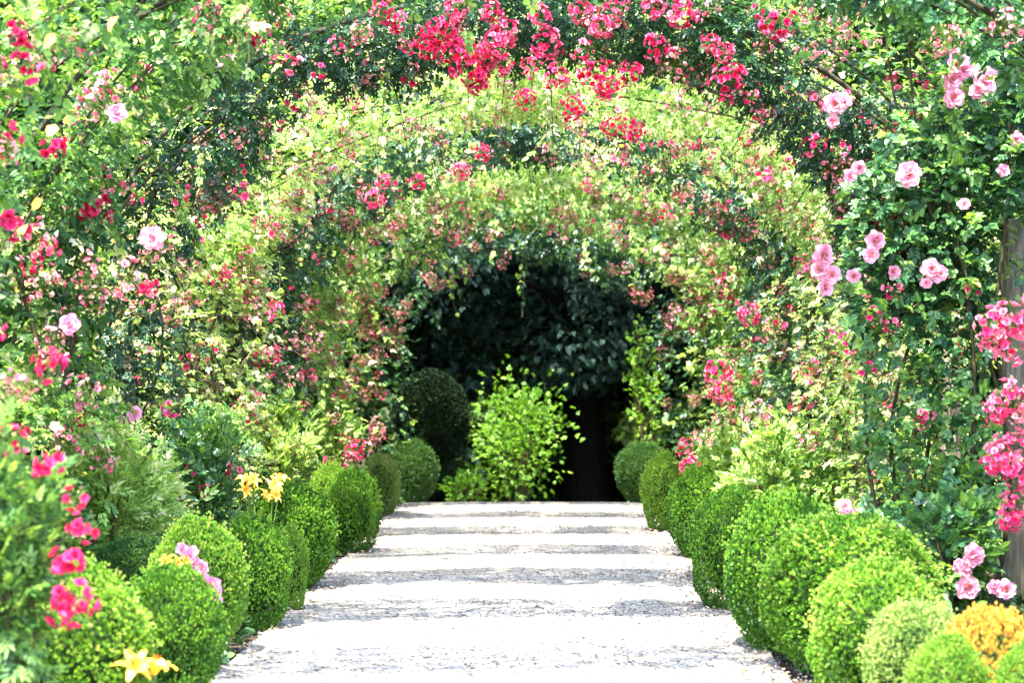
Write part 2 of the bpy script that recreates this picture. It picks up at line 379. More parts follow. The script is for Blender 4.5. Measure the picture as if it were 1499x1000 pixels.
def centre(A, s, u, w, atop):
    """centreline point / radial direction at u in 0..1 (ground .. just past apex); w inner half-width"""
    xo = PX + .28; xc = (w + xo) / 2; ac = (xo - w) / 2
    za = A['za'] + atop; b = za - ZS
    Lc = ZS; Le = 0.5 * math.pi * math.sqrt((xc * xc + b * b) / 2); Lt = Lc + Le
    l = u * Lt; col = l < Lc
    th = np.clip((l - Lc) / Le, 0, 1.08) * np.pi / 2
    x = np.where(col, xc, xc * np.cos(th)); z = np.where(col, l, ZS + b * np.sin(th))
    rx = np.where(col, 1, np.cos(th) / xc); rz = np.where(col, 0, np.sin(th) / b)
    rn = np.sqrt(rx ** 2 + rz ** 2); rx, rz = rx / rn, rz / rn
    blend = np.clip(th / (np.pi / 2), 0, 1)
    half = ac * (1 - blend) + atop * blend
    return np.stack([s * x, np.full_like(x, A['d']), z + float(ground_z(A['d']))], 1), np.stack([s * rx, 0 * x, rz], 1), half, col, Lt

for i, A in enumerate(ARCH): make_arch(i, A)

def climber(A, s, label, n, mat, temp, scale, base_t, seed, trusses=(), nshoot=26, umin=0.0, umax=1.03, thick=.33, gap=.41, inner_shade_mat=None, cream=.05, dens_top=1.0):
    r = np.random.default_rng(seed); w = A['wl'] if s < 0 else A['wr']; atop = .33
    z0 = float(ground_z(A['d'])); root = thing('climbing_rose', label, 'climbing rose', (s * (PX - .16), A['d'], z0), 'climbing roses on the arches')
    fol, can = Acc(), Acc()
    N = int(n * 1.9)
    u = r.uniform(umin, umax, N)
    p, rd, half, col, Lt = centre(A, s, u, w, atop)
    ang = r.uniform(0, 2 * np.pi, N); rr = r.random(N) ** .38
    wob = .78 + .5 * vnoise(p, 1.6, seed)
    ra = np.cos(ang) * rr * half * wob; rb = np.sin(ang) * rr * thick * wob
    q = p + rd * ra[:, None]; q[:, 1] += rb
    q += r.normal(0, .03, q.shape)
    big = vnoise(q, 2.6, seed + 1); fine = vnoise(q, 7.0, seed + 2)
    keep = (big * .65 + fine * .35 > gap + r.normal(0, .05, N)) & (q[:, 2] > z0 + .02)
    keep &= r.random(N) < np.where(col, 1, dens_top)
    q, rd, ra, rb, big = q[keep], rd[keep], ra[keep], rb[keep], big[keep]
    q, rd, ra, rb, big, hf = q[:n], rd[:n], ra[:n], rb[:n], big[:n], half[keep][:n]
    m = len(q); out = rd * (ra / .5)[:, None]; out[:, 1] += rb / .4
    axis = nrm(nrm(out + 1e-6) * .8 + r.normal(0, .55, (m, 3)) + np.array([0, 0, -.22]))
    nor = np.array([[0, -.25, 1.]]) + nrm(out + 1e-6) * .45 + r.normal(0, .5, (m, 3))
    tn = base_t + .55 * (vnoise(q, 1.5, seed + 4) - .5) + r.normal(0, .13, m)
    tn = np.where(r.random(m) < cream * 2 * vnoise(q, 2.2, seed + 6), r.uniform(.86, 1, m), np.clip(tn, 0, .9))
    sc_ = scale * r.uniform(.65, 1.25, m)
    if inner_shade_mat:  # darker leaf colour on the inner side paints in the arch's underside shade
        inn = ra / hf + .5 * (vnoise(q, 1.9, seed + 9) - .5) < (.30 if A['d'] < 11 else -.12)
        f2 = Acc(); scatter(f2, T['rose'], q[inn], axis[inn], nor[inn], sc_[inn] * 1.15, np.clip(tn[inn] - (.34 if A['d'] < 11 else .25), 0, .5), .1, r); f2.build('shaded_inner_foliage', inner_shade_mat, root)
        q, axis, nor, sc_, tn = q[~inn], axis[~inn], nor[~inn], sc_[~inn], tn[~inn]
    scatter(fol, T[temp], q, axis, nor, sc_, tn, .1, r)
    # long shoots breaking the outline
    for k in range(nshoot):
        uu = np.array([r.uniform(max(umin, .12), umax)])
        p, rd, half, col, _ = centre(A, s, uu, w, atop)
        a = r.uniform(0, 2 * np.pi); o = rd[0] * math.cos(a) * half[0] * .8 + np.array([0, math.sin(a) * thick * .9, 0])
        b0 = p[0] + o; dr = nrm(o / np.linalg.norm(o) + r.normal(0, .35, 3) + np.array([0, -.15, .1]))
        L = r.uniform(.2, .48); t_ = np.linspace(0, 1, 9)
        pts = b0 + dr * (t_ * L)[:, None] + np.array([0, 0, -1]) * (t_ ** 2 * L * r.uniform(.2, .8))[:, None]
        tube(can, pts, np.linspace(.004, .0015, 9), 4)
        tt = r.random(14); lp = np.stack([np.interp(tt, t_, pts[:, c]) for c in range(3)], 1)
        scatter(fol, T[temp], lp, dr + r.normal(0, .7, (14, 3)), np.array([[0, -.2, 1.]]) + r.normal(0, .4, (14, 3)), scale * r.uniform(.6, 1.1, 14), base_t + .2 + r.normal(0, .12, 14), .1, r)
    fol.build('foliage', mat, root)
    # main canes winding up the post and round the hoop
    for k in range(6):
        uu = np.linspace(max(0.0, umin), min(1.0, umax) * r.uniform(.75, 1), 34); p, rd, half, col, _ = centre(A, s, uu, w, atop)
        ph = r.uniform(0, 6.28); fr = r.uniform(5, 10); am = r.uniform(.25, .7)
        pts = p + rd * (half * am * np.sin(uu * fr + ph))[:, None]; pts[:, 1] += thick * am * .8 * np.cos(uu * fr * 1.2 + ph)
        tube(can, pts, np.linspace(.013, .005, 34) * r.uniform(.6, 1.1), 6)
    can.build('canes', M['cane'], root)
    # random trusses on the camera-ward and inner faces
    for kind, cnt, u0, u1, sc in trusses:
        uu = r.uniform(u0, u1, cnt); p, rd, half, col, _ = centre(A, s, uu, w, atop)
        for j in range(cnt):
            a = r.uniform(-.95, .55) * np.pi / 1.4 - np.pi / 2 * .55
            o = rd[j] * math.cos(a) * -half[j] * .95 + np.array([0, -abs(math.sin(a)) * thick * .95, 0])
            add_flower(root, kind, p[j] + o + r.normal(0, .03, 3), sc * r.uniform(.75, 1.15))
    return root

CR = {}
CR['7L'] = climber(ARCH[7], -1, 'blurred climbing rose hanging over the upper left photo edge', 2400, M['rambler'], 'rose', .050, .34, 121, [('faded', 18, .2, .8, 1.0), ('neardeep', 8, .15, .7, .9)], 16)
for _px, _py in ((75, 45), (170, 20), (78, 180), (60, 290), (95, 165), (30, 330)):
    _a = Acc(); _p = at(_px, _py, 6.75); scatter(_a, T['single'], _p + 0 * R.normal(0, .02, (1, 3)), R.normal(0, .5, (1, 3)) + np.array([0, -.2, -.7]), np.array([[0, -1., .5]]) + R.normal(0, .3, (1, 3)), .065, .75)
    _a.build('yellow_leaf', M['gold'], CR['7L'])
CR['7R'] = climber(ARCH[7], 1, 'climbing rose on the nearest arch, right of the view', 1800, M['blue'], 'broad', .055, .4, 122, [], 8)
CR['0L'] = climber(ARCH[0], -1, 'blurred climbing rose at the left photo edge with salmon and red pink trusses', 4200, M['rambler'], 'rose', .052, .34, 101,
    [('faded', 20, .1, .8, 1.1), ('neardeep', 6, .1, .8, 1.0)], 20)
CR['0R'] = climber(ARCH[0], 1, 'climbing rose trailing big rose pink trusses in front of the grey post at right', 3400, M['blue'], 'broad', .055, .4, 102, [], 10)
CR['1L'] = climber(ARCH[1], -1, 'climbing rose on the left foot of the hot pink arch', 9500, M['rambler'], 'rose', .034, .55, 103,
    [('small', 32, .2, .95, 1.0), ('faded', 24, .3, .98, 1.0)], 40, inner_shade_mat=M['darkrose'])
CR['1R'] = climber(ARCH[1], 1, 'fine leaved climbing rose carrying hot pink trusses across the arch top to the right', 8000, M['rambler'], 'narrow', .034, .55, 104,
    [('small', 28, .25, .8, 1.0), ('faded', 28, .5, .98, 1.1)], 40, umin=.33, inner_shade_mat=M['darkrose'])
CR['2L'] = climber(ARCH[2], -1, 'sunlit yellow green rambler on the left side of the third arch', 8200, M['rambler'], 'rose', .033, .80, 105,
    [('faded', 45, .15, .98, 1.0), ('small', 32, .15, .98, .9)], 40, cream=.12)
CR['2R'] = climber(ARCH[2], 1, 'sunlit yellow green rambler on the right side of the third arch', 8200, M['rambler'], 'rose', .033, .76, 106,
    [('faded', 41, .1, .98, 1.0), ('small', 45, .1, .98, .9)], 40, cream=.12)
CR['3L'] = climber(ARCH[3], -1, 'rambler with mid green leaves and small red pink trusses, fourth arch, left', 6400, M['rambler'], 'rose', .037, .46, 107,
    [('faded', 45, .1, .98, 1.0), ('small', 41, .1, .98, 1.0)], 34, cream=.09, inner_shade_mat=M['darkrose'])
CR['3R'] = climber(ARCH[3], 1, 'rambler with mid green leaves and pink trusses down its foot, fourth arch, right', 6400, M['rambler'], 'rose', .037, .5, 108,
    [('faded', 54, .08, .98, 1.0), ('small', 41, .1, .98, 1.0), ('hot', 5, .1, .5, .8)], 34, cream=.09, inner_shade_mat=M['darkrose'])
CR['4L'] = climber(ARCH[4], -1, 'pale rambler speckled with salmon trusses, fifth arch, left side', 5400, M['rambler'], 'rose', .040, .56, 109,
    [('faded', 60, .1, .98, 1.0), ('small', 24, .1, .98, 1.0)], 30, cream=.12)
CR['4R'] = climber(ARCH[4], 1, 'pale rambler speckled with salmon trusses, fifth arch, right side', 5400, M['rambler'], 'rose', .040, .56, 110,
    [('faded', 60, .1, .98, 1.0), ('small', 28, .1, .98, 1.0)], 30, cream=.12)
CR['5L'] = climber(ARCH[5], -1, 'rambler with salmon pink trusses on the left of the sixth arch', 4700, M['rambler'], 'rose', .043, .44, 111,
    [('faded', 60, .1, .98, 1.0), ('small', 20, .1, .98, 1.0)], 30, cream=.10)
CR['5R'] = climber(ARCH[5], 1, 'rambler with salmon pink trusses on the right of the sixth arch', 4700, M['rambler'], 'rose', .043, .48, 112,
    [('faded', 60, .1, .98, 1.0), ('small', 24, .1, .98, 1.0)], 30, cream=.10)
CR['6L'] = climber(ARCH[6], -1, 'dark climbing rose dotted with pale pink trusses, last arch, left side', 3600, M['darkrose'], 'broad', .045, .30, 113,
    [('faded', 54, .3, .98, .95)], 44)
CR['6R'] = climber(ARCH[6], 1, 'dark climbing rose with bright leaves at its foot, last arch, right side', 3600, M['darkrose'], 'broad', .045, .36, 114,
    [('faded', 54, .2, .98, .95)], 24)

# trusses read off the photo: (pixel x, pixel y, kind, size) on the face of a given arch
def on_face(root, d, items):
    for px, py, kind, s in items:
        add_flower(root, kind, at(px, py, d + R.uniform(-.04, .04)), s)
on_face(CR['1R'], 10.26, [(800, 62, 'hot', 1.0), (872, 108, 'hot', 1.1), (890, 128, 'deep', .9), (922, 105, 'hot', .8), (962, 68, 'hot', 1.0), (1065, 115, 'hot', 1.15),
    (1060, 75, 'hot', .7), (1140, 35, 'hot', 1.1), (880, 38, 'hot', .9), (850, 15, 'hot', .9), (838, 155, 'deep', .8), (815, 110, 'hot', .8), (1000, 20, 'hot', 1.0), (958, 10, 'hot', .8),
    (895, 185, 'deep', .75), (928, 190, 'deep', .75), (945, 208, 'small', 1.0), (1100, 140, 'small', 1.0), (1180, 78, 'faded', 1.0), (1190, 20, 'faded', 1.2), (1235, 30, 'faded', 1.1),
    (855, 70, 'small', 1.1), (780, 95, 'hot', .8), (770, 145, 'deep', .7), (790, 20, 'hot', .8), (905, 8, 'hot', .8), (1040, 60, 'hot', .6), (1115, 265, 'small', 1), (1130, 250, 'small', .9),
    (1295, 322, 'deep', .7), (1325, 320, 'deep', .6), (1200, 210, 'small', 1.0), (1230, 215, 'small', 1.0)])
on_face(CR['1L'], 10.26, [(640, 45, 'deep', 1.0), (625, 65, 'deep', 1.0), (665, 80, 'deep', 1.1), (690, 100, 'deep', 1.1), (680, 65, 'hot', 1.0), (655, 40, 'hot', .9), (700, 118, 'deep', .8), (715, 80, 'deep', .9),
    (725, 65, 'hot', .9), (740, 45, 'hot', .9), (735, 95, 'hot', .8), (560, 12, 'hot', .9), (580, 28, 'hot', .8), (720, 15, 'hot', .8), (670, 10, 'hot', .9), (595, 65, 'hot', .6),
    (405, 25, 'faded', 1.2), (370, 50, 'faded', 1.1), (350, 22, 'hot', .8), (280, 25, 'hot', .8), (425, 95, 'small', 1.0), (465, 98, 'small', .9), (360, 285, 'small', 1.1), (350, 60, 'faded', 1.0), (525, 45, 'faded', .9)])
on_face(CR['2L'], 12.0, [(548, 290, 'hot', .8), (560, 265, 'hot', .6), (610, 265, 'hot', .7), (705, 222, 'hot', .7), (675, 250, 'hot', .7), (400, 340, 'small', 1), (405, 455, 'hot', .9), (400, 520, 'hot', .8), (330, 400, 'hot', .7)])
on_face(CR['2R'], 12.0, [(860, 270, 'hot', .6), (975, 310, 'hot', .7), (1095, 460, 'hot', .9), (1050, 545, 'hot', 1.0), (1055, 575, 'hot', .9), (1105, 605, 'faded', 1.3), (1130, 470, 'faded', 1.0), (1140, 480, 'small', 1)])
on_face(CR['3R'], 13.8, [(1003, 655, 'hot', .9), (1010, 685, 'hot', 1.0), (1030, 640, 'faded', 1.0)])
on_face(CR['3L'], 13.8, [(520, 660, 'hot', .9), (515, 675, 'faded', .8), (575, 265, 'small', 1)])
# big rose pink trusses in front of the grey post
on_face(CR['0R'], 8.55, [(1452, 478, 'big', .9), (1482, 470, 'big', .9), (1478, 505, 'big', .95), (1448, 498, 'big', .6), (1475, 585, 'big', .9), (1455, 602, 'big', .6), (1490, 600, 'faded', 1.4),
    (1458, 672, 'big', .8), (1482, 660, 'big', .9), (1478, 690, 'big', .9), (1485, 742, 'big', .9), (1475, 760, 'big', .6), (1390, 52, 'faded', 1.0), (1470, 40, 'faded', 1.2)])
on_face(CR['0L'], 8.45, [(75, 215, 'neardeep', .9), (150, 130, 'faded', 1.2), (135, 150, 'faded', 1.0), (30, 110, 'faded', 1.3), (45, 60, 'faded', 1.2), (45, 350, 'faded', 1.3), (70, 365, 'neardeep', .8), (45, 395, 'neardeep', .8),
    (130, 400, 'faded', 1.3), (190, 410, 'faded', 1.3), (215, 420, 'neardeep', .7), (75, 530, 'neardeep', 1.0), (60, 415, 'faded', 1.2), (75, 500, 'faded', 1.0)])
add_flower(CR['0L'], 'mid', at(100, 475, 8.4), .05); add_flower(CR['0L'], 'mid', at(168, 165, 8.4), .045)
add_flower(CR['0L'], 'pale', at(222, 348, 8.4), .055)
for px, py, s in ((330, 87, .062),): add_flower(CR['1L'], 'pale', at(px, py, 10.1), s)

# broad leaved rose with large pale blooms, beside the right post of the second arch
def pale_rose():
    r = np.random.default_rng(77); d = 10.15
    root = thing('climbing_rose', 'broad leaved climbing rose with large pale pink blooms beside the grey post', 'climbing rose', (2.35, d + .15, 0), 'climbing roses on the arches')
    fol, can = Acc(), Acc(); N = 9000
    q = np.stack([r.uniform(1.42, 2.75, N), d + r.uniform(-.28, .28, N), r.uniform(.15, 3.4, N)], 1)
    px = VX + q[:, 0] / q[:, 1] * F; edge = 1.60 + .35 * vnoise(q * np.array([0, 1, 1]), 1.4, 7) + .12 * np.cos(q[:, 2] * 2)
    dens = vnoise(q, 2.4, 21) * .6 + vnoise(q, 6, 22) * .4
    keep = (q[:, 0] > edge) & (dens > .46 + r.normal(0, .04, N)) & ~((q[:, 0] / q[:, 1] > .2315) & (q[:, 2] < 2.05) & (r.random(N) < .985))
    q = q[keep][:4200]; m = len(q)
    ax = nrm(r.normal(0, .6, (m, 3)) + np.array([-.25, -.5, -.1])); no = np.array([[-.1, -.55, .9]]) + r.normal(0, .42, (m, 3))
    scatter(fol, T['broad'], q, ax, no,   .050 * r.uniform(.6, 1.25, m), np.clip(.5 + .7 * (vnoise(q, 1.8, 30) - .5) + r.normal(0, .15, m), 0, 1), .1, r)
    for k in range(34):
        b0 = np.array([r.uniform(1.7, 2.4), d + r.uniform(-.2, .1), r.uniform(.3, 3.2)]); dr = nrm(np.array([r.uniform(-1, .3), r.uniform(-.9, -.1), r.uniform(-.2, .7)]))
        L = r.uniform(.2, .4); t_ = np.linspace(0, 1, 8); pts = b0 + dr * (t_ * L)[:, None] - np.array([0, 0, 1]) * (t_ ** 2 * L * .5)[:, None]
        tube(can, pts, np.linspace(.005, .002, 8), 4)
        tt = r.random(9); lp = np.stack([np.interp(tt, t_, pts[:, c]) for c in range(3)], 1)
        scatter(fol, T['broad'], lp, dr + r.normal(0, .7, (9, 3)), np.array([[0, -.4, 1.]]) + r.normal(0, .35, (9, 3)), .055 * r.uniform(.7, 1.1, 9), .7 + r.normal(0, .15, 9), .1, r)
    for k in range(7):
        t_ = np.linspace(0, 1, 20); x0 = r.uniform(1.9, 2.35)
        pts = np.stack([x0 + .25 * np.sin(t_ * r.uniform(2, 5) + r.uniform(0, 6)) - .2 * t_ ** 2, d + .12 * np.sin(t_ * 4 + k), t_ * r.uniform(1.6, 3.3)], 1)
        tube(can, pts, np.linspace(.014, .005, 20), 6)
    fol.build('foliage', M['blue'], root); can.build('canes', M['cane'], root)
    for px, py, s in ((1402, 93, .072), (1412, 100, .06), (1393, 116, .06), (1396, 142, .055), (1443, 116, .07), (1427, 134, .04), (1222, 152, .06), (1236, 148, .045), (1219, 177, .04), (1331, 255, .07), (1243, 257, .045), (1258, 245, .04),
                      (1280, 352, .055), (1275, 372, .055), (1204, 374, .062), (1200, 395, .062), (1219, 402, .058), (1207, 420, .055), (1249, 404, .045), (1362, 393, .062), (1374, 400, .055), (1355, 414, .035), (1306, 398, .04),
                      (1487, 203, .04), (1467, 250, .04), (1411, 300, .035)):
        add_flower(root, 'pale', at(px, py, d - .34), s, .5)
    for px, py in ((1180, 385), (1308, 425), (1305, 475), (1275, 465), (1420, 425), (1265, 545), (1240, 495), (1350, 615), (1355, 610)):
        add_flower(root, 'small', at(px, py, d - .3), .9)
pale_rose()

# ------------------------------------------------------------------ boxwood balls
def box_mesh(name, mat, seed, base_t, n=7500, ls=.046):
    r = np.random.default_rng(seed); a = Acc()
    d = randdir(n, r); d = d[d[:, 2] > -.93]
    rad = 1 + .20 * (vnoise(d, 2.0, seed) - .5) + .10 * (vnoise(d, 5, seed + 1) - .5) - .16 * r.random(len(d)) ** 2.5
    p = d * rad[:, None]; m = len(p)
    t = base_t + .35 * (vnoise(d, 2.5, seed + 3) - .5) + r.normal(0, .12, m)
    scatter(a, T['box'], p, d + r.normal(0, .45, (m, 3)) + np.array([0, 0, .25]), randdir(m, r), ls * r.uniform(.75, 1.3, m), np.clip(t, 0, 1), .13, r)
    k = 420; d2 = randdir(k, r); d2 = d2[d2[:, 2] > 0]                   # unclipped new tips
    for e in range(3):
        scatter(a, T['box'], d2 * (1.0 + .032 * e) * (1 + .13 * (vnoise(d2, 2.0, seed) - .5))[:, None] * r.uniform(.93, 1.07, (len(d2), 1)), d2 + np.array([0, 0, .4]), randdir(len(d2), r), ls * .9, np.clip(base_t + .3, 0, 1), .1, r)
    return a.mesh(name, mat)
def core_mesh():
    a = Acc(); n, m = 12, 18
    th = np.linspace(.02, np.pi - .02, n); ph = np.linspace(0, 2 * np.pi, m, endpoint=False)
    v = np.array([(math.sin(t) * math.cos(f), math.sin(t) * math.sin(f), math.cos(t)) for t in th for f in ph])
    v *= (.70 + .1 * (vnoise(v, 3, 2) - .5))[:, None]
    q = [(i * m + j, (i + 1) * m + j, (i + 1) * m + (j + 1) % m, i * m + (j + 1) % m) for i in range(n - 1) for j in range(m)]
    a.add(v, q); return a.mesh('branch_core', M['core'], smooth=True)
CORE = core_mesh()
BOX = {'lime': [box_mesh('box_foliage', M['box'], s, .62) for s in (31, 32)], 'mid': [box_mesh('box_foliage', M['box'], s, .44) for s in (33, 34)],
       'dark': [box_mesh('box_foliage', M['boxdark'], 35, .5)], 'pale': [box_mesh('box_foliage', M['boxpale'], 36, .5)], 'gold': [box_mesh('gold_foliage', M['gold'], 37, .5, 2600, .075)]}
_bi = 0
def ball(kind, px, ytop, ybase, halfw, label, d=None, name='boxwood_ball', cat='boxwood', group='clipped boxwood balls along the path', ry=None):
    global _bi
    _bi += 1
    d = d or depth_of(ybase); z0 = float(ground_z(d)); rx = halfw / F * d
    ztop = HC - (ytop - VY) / F * d; h = ztop - z0
    cx = (px - VX) / F * d; rz = h * .52
    root = thing(name, label, cat, (cx, d + rx * .5, z0), group)
    o = put('foliage', BOX[kind][_bi % len(BOX[kind])], root, (0, 0, h - rz * .98)); o.scale = (rx, rx, rz); o.rotation_euler = (0, 0, R.uniform(0, 6.28))
    c = put('branches', CORE, root, (0, 0, h - rz * .98)); c.scale = (rx * .97, rx * .97, rz * .97)
    return root
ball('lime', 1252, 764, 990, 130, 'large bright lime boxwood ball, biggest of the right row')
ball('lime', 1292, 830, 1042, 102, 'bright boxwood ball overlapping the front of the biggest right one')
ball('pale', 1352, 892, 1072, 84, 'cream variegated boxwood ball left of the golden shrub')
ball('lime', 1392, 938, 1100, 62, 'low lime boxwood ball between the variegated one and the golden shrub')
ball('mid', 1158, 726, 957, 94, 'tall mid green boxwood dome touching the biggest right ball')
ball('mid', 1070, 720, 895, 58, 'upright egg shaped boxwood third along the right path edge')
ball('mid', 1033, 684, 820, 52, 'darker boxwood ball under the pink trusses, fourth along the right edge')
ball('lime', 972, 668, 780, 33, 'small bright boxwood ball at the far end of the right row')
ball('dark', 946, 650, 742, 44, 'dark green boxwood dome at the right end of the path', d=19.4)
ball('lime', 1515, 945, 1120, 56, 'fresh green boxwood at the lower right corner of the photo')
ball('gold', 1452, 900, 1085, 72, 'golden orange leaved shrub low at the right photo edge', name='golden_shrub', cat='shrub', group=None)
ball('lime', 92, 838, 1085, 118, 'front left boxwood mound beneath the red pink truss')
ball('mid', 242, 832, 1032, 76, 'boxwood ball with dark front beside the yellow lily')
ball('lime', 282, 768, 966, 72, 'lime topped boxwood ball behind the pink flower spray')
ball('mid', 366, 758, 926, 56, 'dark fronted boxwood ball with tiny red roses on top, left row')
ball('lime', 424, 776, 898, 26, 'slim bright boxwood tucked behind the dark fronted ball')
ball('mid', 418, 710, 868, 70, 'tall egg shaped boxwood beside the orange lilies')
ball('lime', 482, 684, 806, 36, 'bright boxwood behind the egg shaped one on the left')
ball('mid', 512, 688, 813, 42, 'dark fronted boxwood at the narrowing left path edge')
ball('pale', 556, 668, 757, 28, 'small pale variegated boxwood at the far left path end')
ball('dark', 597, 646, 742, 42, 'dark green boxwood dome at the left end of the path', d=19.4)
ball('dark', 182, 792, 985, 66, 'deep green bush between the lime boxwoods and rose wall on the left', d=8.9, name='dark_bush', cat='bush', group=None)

# ------------------------------------------------------------------ shrubs filling the beds
def shrub(name, label, cat, px, ytop, ybase, halfw, mat, temp, n, scale, bt, seed, d=None, flowers=(), group=None, spiky=.3, loose=.2):
    r = np.random.default_rng(seed); d = d or depth_of(ybase); z0 = float(ground_z(d))
    cx = (px - VX) / F * d; rx = halfw / F * d; h = HC - (ytop - VY) / F * d - z0
    root = thing(name, label, cat, (cx, d, z0), group); fol, can = Acc(), Acc()
    nb = 16
    tips = []
    for k in range(nb):
        a = r.uniform(0, 6.28); rr = r.uniform(.1, 1) ** .6; tip = np.array([cx + rx * rr * math.cos(a), d + rx * .8 * rr * math.sin(a), z0 + h * (1 - .35 * rr * rr) * r.uniform(.75, 1)])
        b0 = np.array([cx + r.normal(0, .06), d + r.normal(0, .06), z0]); t_ = np.linspace(0, 1, 9)[:, None]
        mid = (b0 + tip) / 2 + np.array([0, 0, h * .15]); pts = (1 - t_) ** 2 * b0 + 2 * t_ * (1 - t_) * mid + t_ ** 2 * tip
        tube(can, pts, np.linspace(.009, .002, 9), 6); tips.append(pts)
    tips = np.array(tips)
    k = r.integers(0, nb, n); u = r.random(n) ** .6 * 7.99; i = u.astype(int); f = (u - i)[:, None]
    q = tips[k, i] * (1 - f) + tips[k, i + 1] * f + r.normal(0, rx * loose, (n, 3)) * np.array([1, 1, .7])
    q[:, 2] = np.maximum(q[:, 2], z0 + .02)
    out = q - np.array([cx, d, z0 + h * .4])
    ax = nrm(nrm(out) + r.normal(0, .5, (n, 3)) + np.array([0, 0, spiky])); no = np.array([[0, -.3, 1.]]) + nrm(out) * .4 + r.normal(0, .5, (n, 3))
    scatter(fol, T[temp], q, ax, no, scale * r.uniform(.65, 1.25, n), np.clip(bt + .4 * (vnoise(q, 3, seed) - .5) + r.normal(0, .13, n), 0, .95), .1, r)
    fol.build('foliage', M[mat], root); can.build('stems', M['cane'], root)
    for kind, fx, fy, s, dd in flowers: add_flower(root, kind, at(fx, fy, d - dd), s, .5)
    return root
shrub('rose_bush', 'feathery green rose bush left of the lime topped boxwood', 'rose bush', 165, 575, 915, 85, 'rambler', 'narrow', 1800, .05, .78, 201,
      flowers=[('pale', 195, 605, .045, .2), ('neardeep', 120, 625, .8, .25), ('small', 250, 600, 1.0, .1)])
shrub('rose_bush', 'rose bush in the left bed behind the dark fronted boxwood, with red buds', 'rose bush', 300, 560, 850, 70, 'blue', 'rose', 1300, .045, .62, 202,
      flowers=[('small', 285, 690, 1, .2), ('small', 300, 720, .9, .2), ('small', 250, 602, 1.1, .2), ('small', 345, 690, 1, .2), ('small', 372, 765, 1, .3), ('small', 388, 828, .9, .5)])
shrub('rose_bush', 'pale sunlit rose bush behind the egg shaped boxwood on the left', 'rose bush', 400, 560, 800, 62, 'rambler', 'narrow', 1400, .045, .66, 203)
shrub('rose_bush', 'narrow leaved bush behind the two bright boxwoods at far left', 'rose bush', 480, 560, 770, 45, 'rambler', 'rose', 1000, .045, .5, 204)
shrub('rose_bush', 'pale blooming rose bush at the foot of the grey right post', 'rose bush', 1380, 705, 905, 62, 'blue', 'broad', 420, .06, .5, 205, d=9.6,
      flowers=[('pale', 1420, 812, .062, .3), ('pale', 1405, 832, .05, .3), ('pale', 1413, 858, .06, .3), ('pale', 1398, 828, .04, .3), ('pale', 1470, 862, .058, .3), ('pale', 1452, 858, .04, .3)])
shrub('rose_bush', 'rose bush with nodding pale blooms over the biggest right boxwood', 'rose bush', 1275, 712, 900, 55, 'blue', 'broad', 220, .055, .6, 206, d=9.4,
      flowers=[('pale', 1234, 742, .05, .3), ('pale', 1246, 766, .06, .3), ('pale', 1240, 752, .045, .3)])
shrub('rose_bush', 'yellow green rose bush behind the tall mid green boxwood dome', 'rose bush', 1150, 590, 830, 85, 'rambler', 'rose', 1700, .044, .58, 207)
shrub('rose_bush', 'leafy rose bush in shade behind the right grey post', 'rose bush', 1400, 560, 800, 110, 'darkrose', 'rose', 1600, .05, .42, 208)
shrub('rose_bush', 'pale rose bush behind the upright egg shaped boxwood on the right', 'rose bush', 1060, 600, 780, 60, 'rambler', 'rose', 1200, .044, .55, 209)
shrub('rose_bush', 'blurred rose bush with red pink roses at the lower left edge', 'rose bush', 0, 520, 1180, 80, 'rambler', 'narrow', 1000, .042, .40, 210, d=5.9,
      flowers=[('neardeep', 105, 880, .95, .15), ('neardeep', 120, 890, .8, .18), ('neardeep', 90, 890, .8, .1), ('neardeep', 100, 820, .8, .1), ('neardeep', 108, 730, .7, .1), ('neardeep', 72, 535, .7, .1), ('neardeep', 15, 645, .8, 0), ('neardeep', 70, 680, .7, .1), ('neardeep', 120, 778, .6, .1), ('faded', 30, 560, .9, 0)])

# flowers standing in the beds
def spray(label, px, py0, py1, d, kind, n, s, seed):
    r = np.random.default_rng(seed); z0 = 0.0; p1, p0 = at(px[1], py1, d), at(px[0], py0, d)
    base = np.array([p0[0] - .05, d + .12, 0]); root = thing('flower_spray', label, 'flower', base)
    st = Acc(); t_ = np.linspace(0, 1, 14)[:, None]
    top = p0 + np.array([-.02, .05, .03]); pts = (1 - t_) ** 2 * base + 2 * t_ * (1 - t_) * (base * [1, 1, 0] + np.array([-.05, .08, top[2] * .9])) + t_ ** 2 * top
    tube(st, pts, np.linspace(.007, .003, 14), 6)
    pts2 = np.linspace(top, p1, 8); pts2[:, 2] += .02 * np.sin(np.linspace(0, 3.1, 8)); tube(st, pts2, np.linspace(.004, .002, 8), 6)
    st.build('stem', M['stalk'], root)
    for k in range(n):
        f = (k + .5) / n; add_flower(root, kind, p0 * (1 - f) + p1 * f + r.normal(0, .014, 3) + np.array([0, -.02, 0]), s * (.6 + .55 * f), .7)
spray('arching spray of soft pink flowers over the lime topped boxwood', (272, 315), 798, 868, 7.9, 'mid', 9, .046, 5)

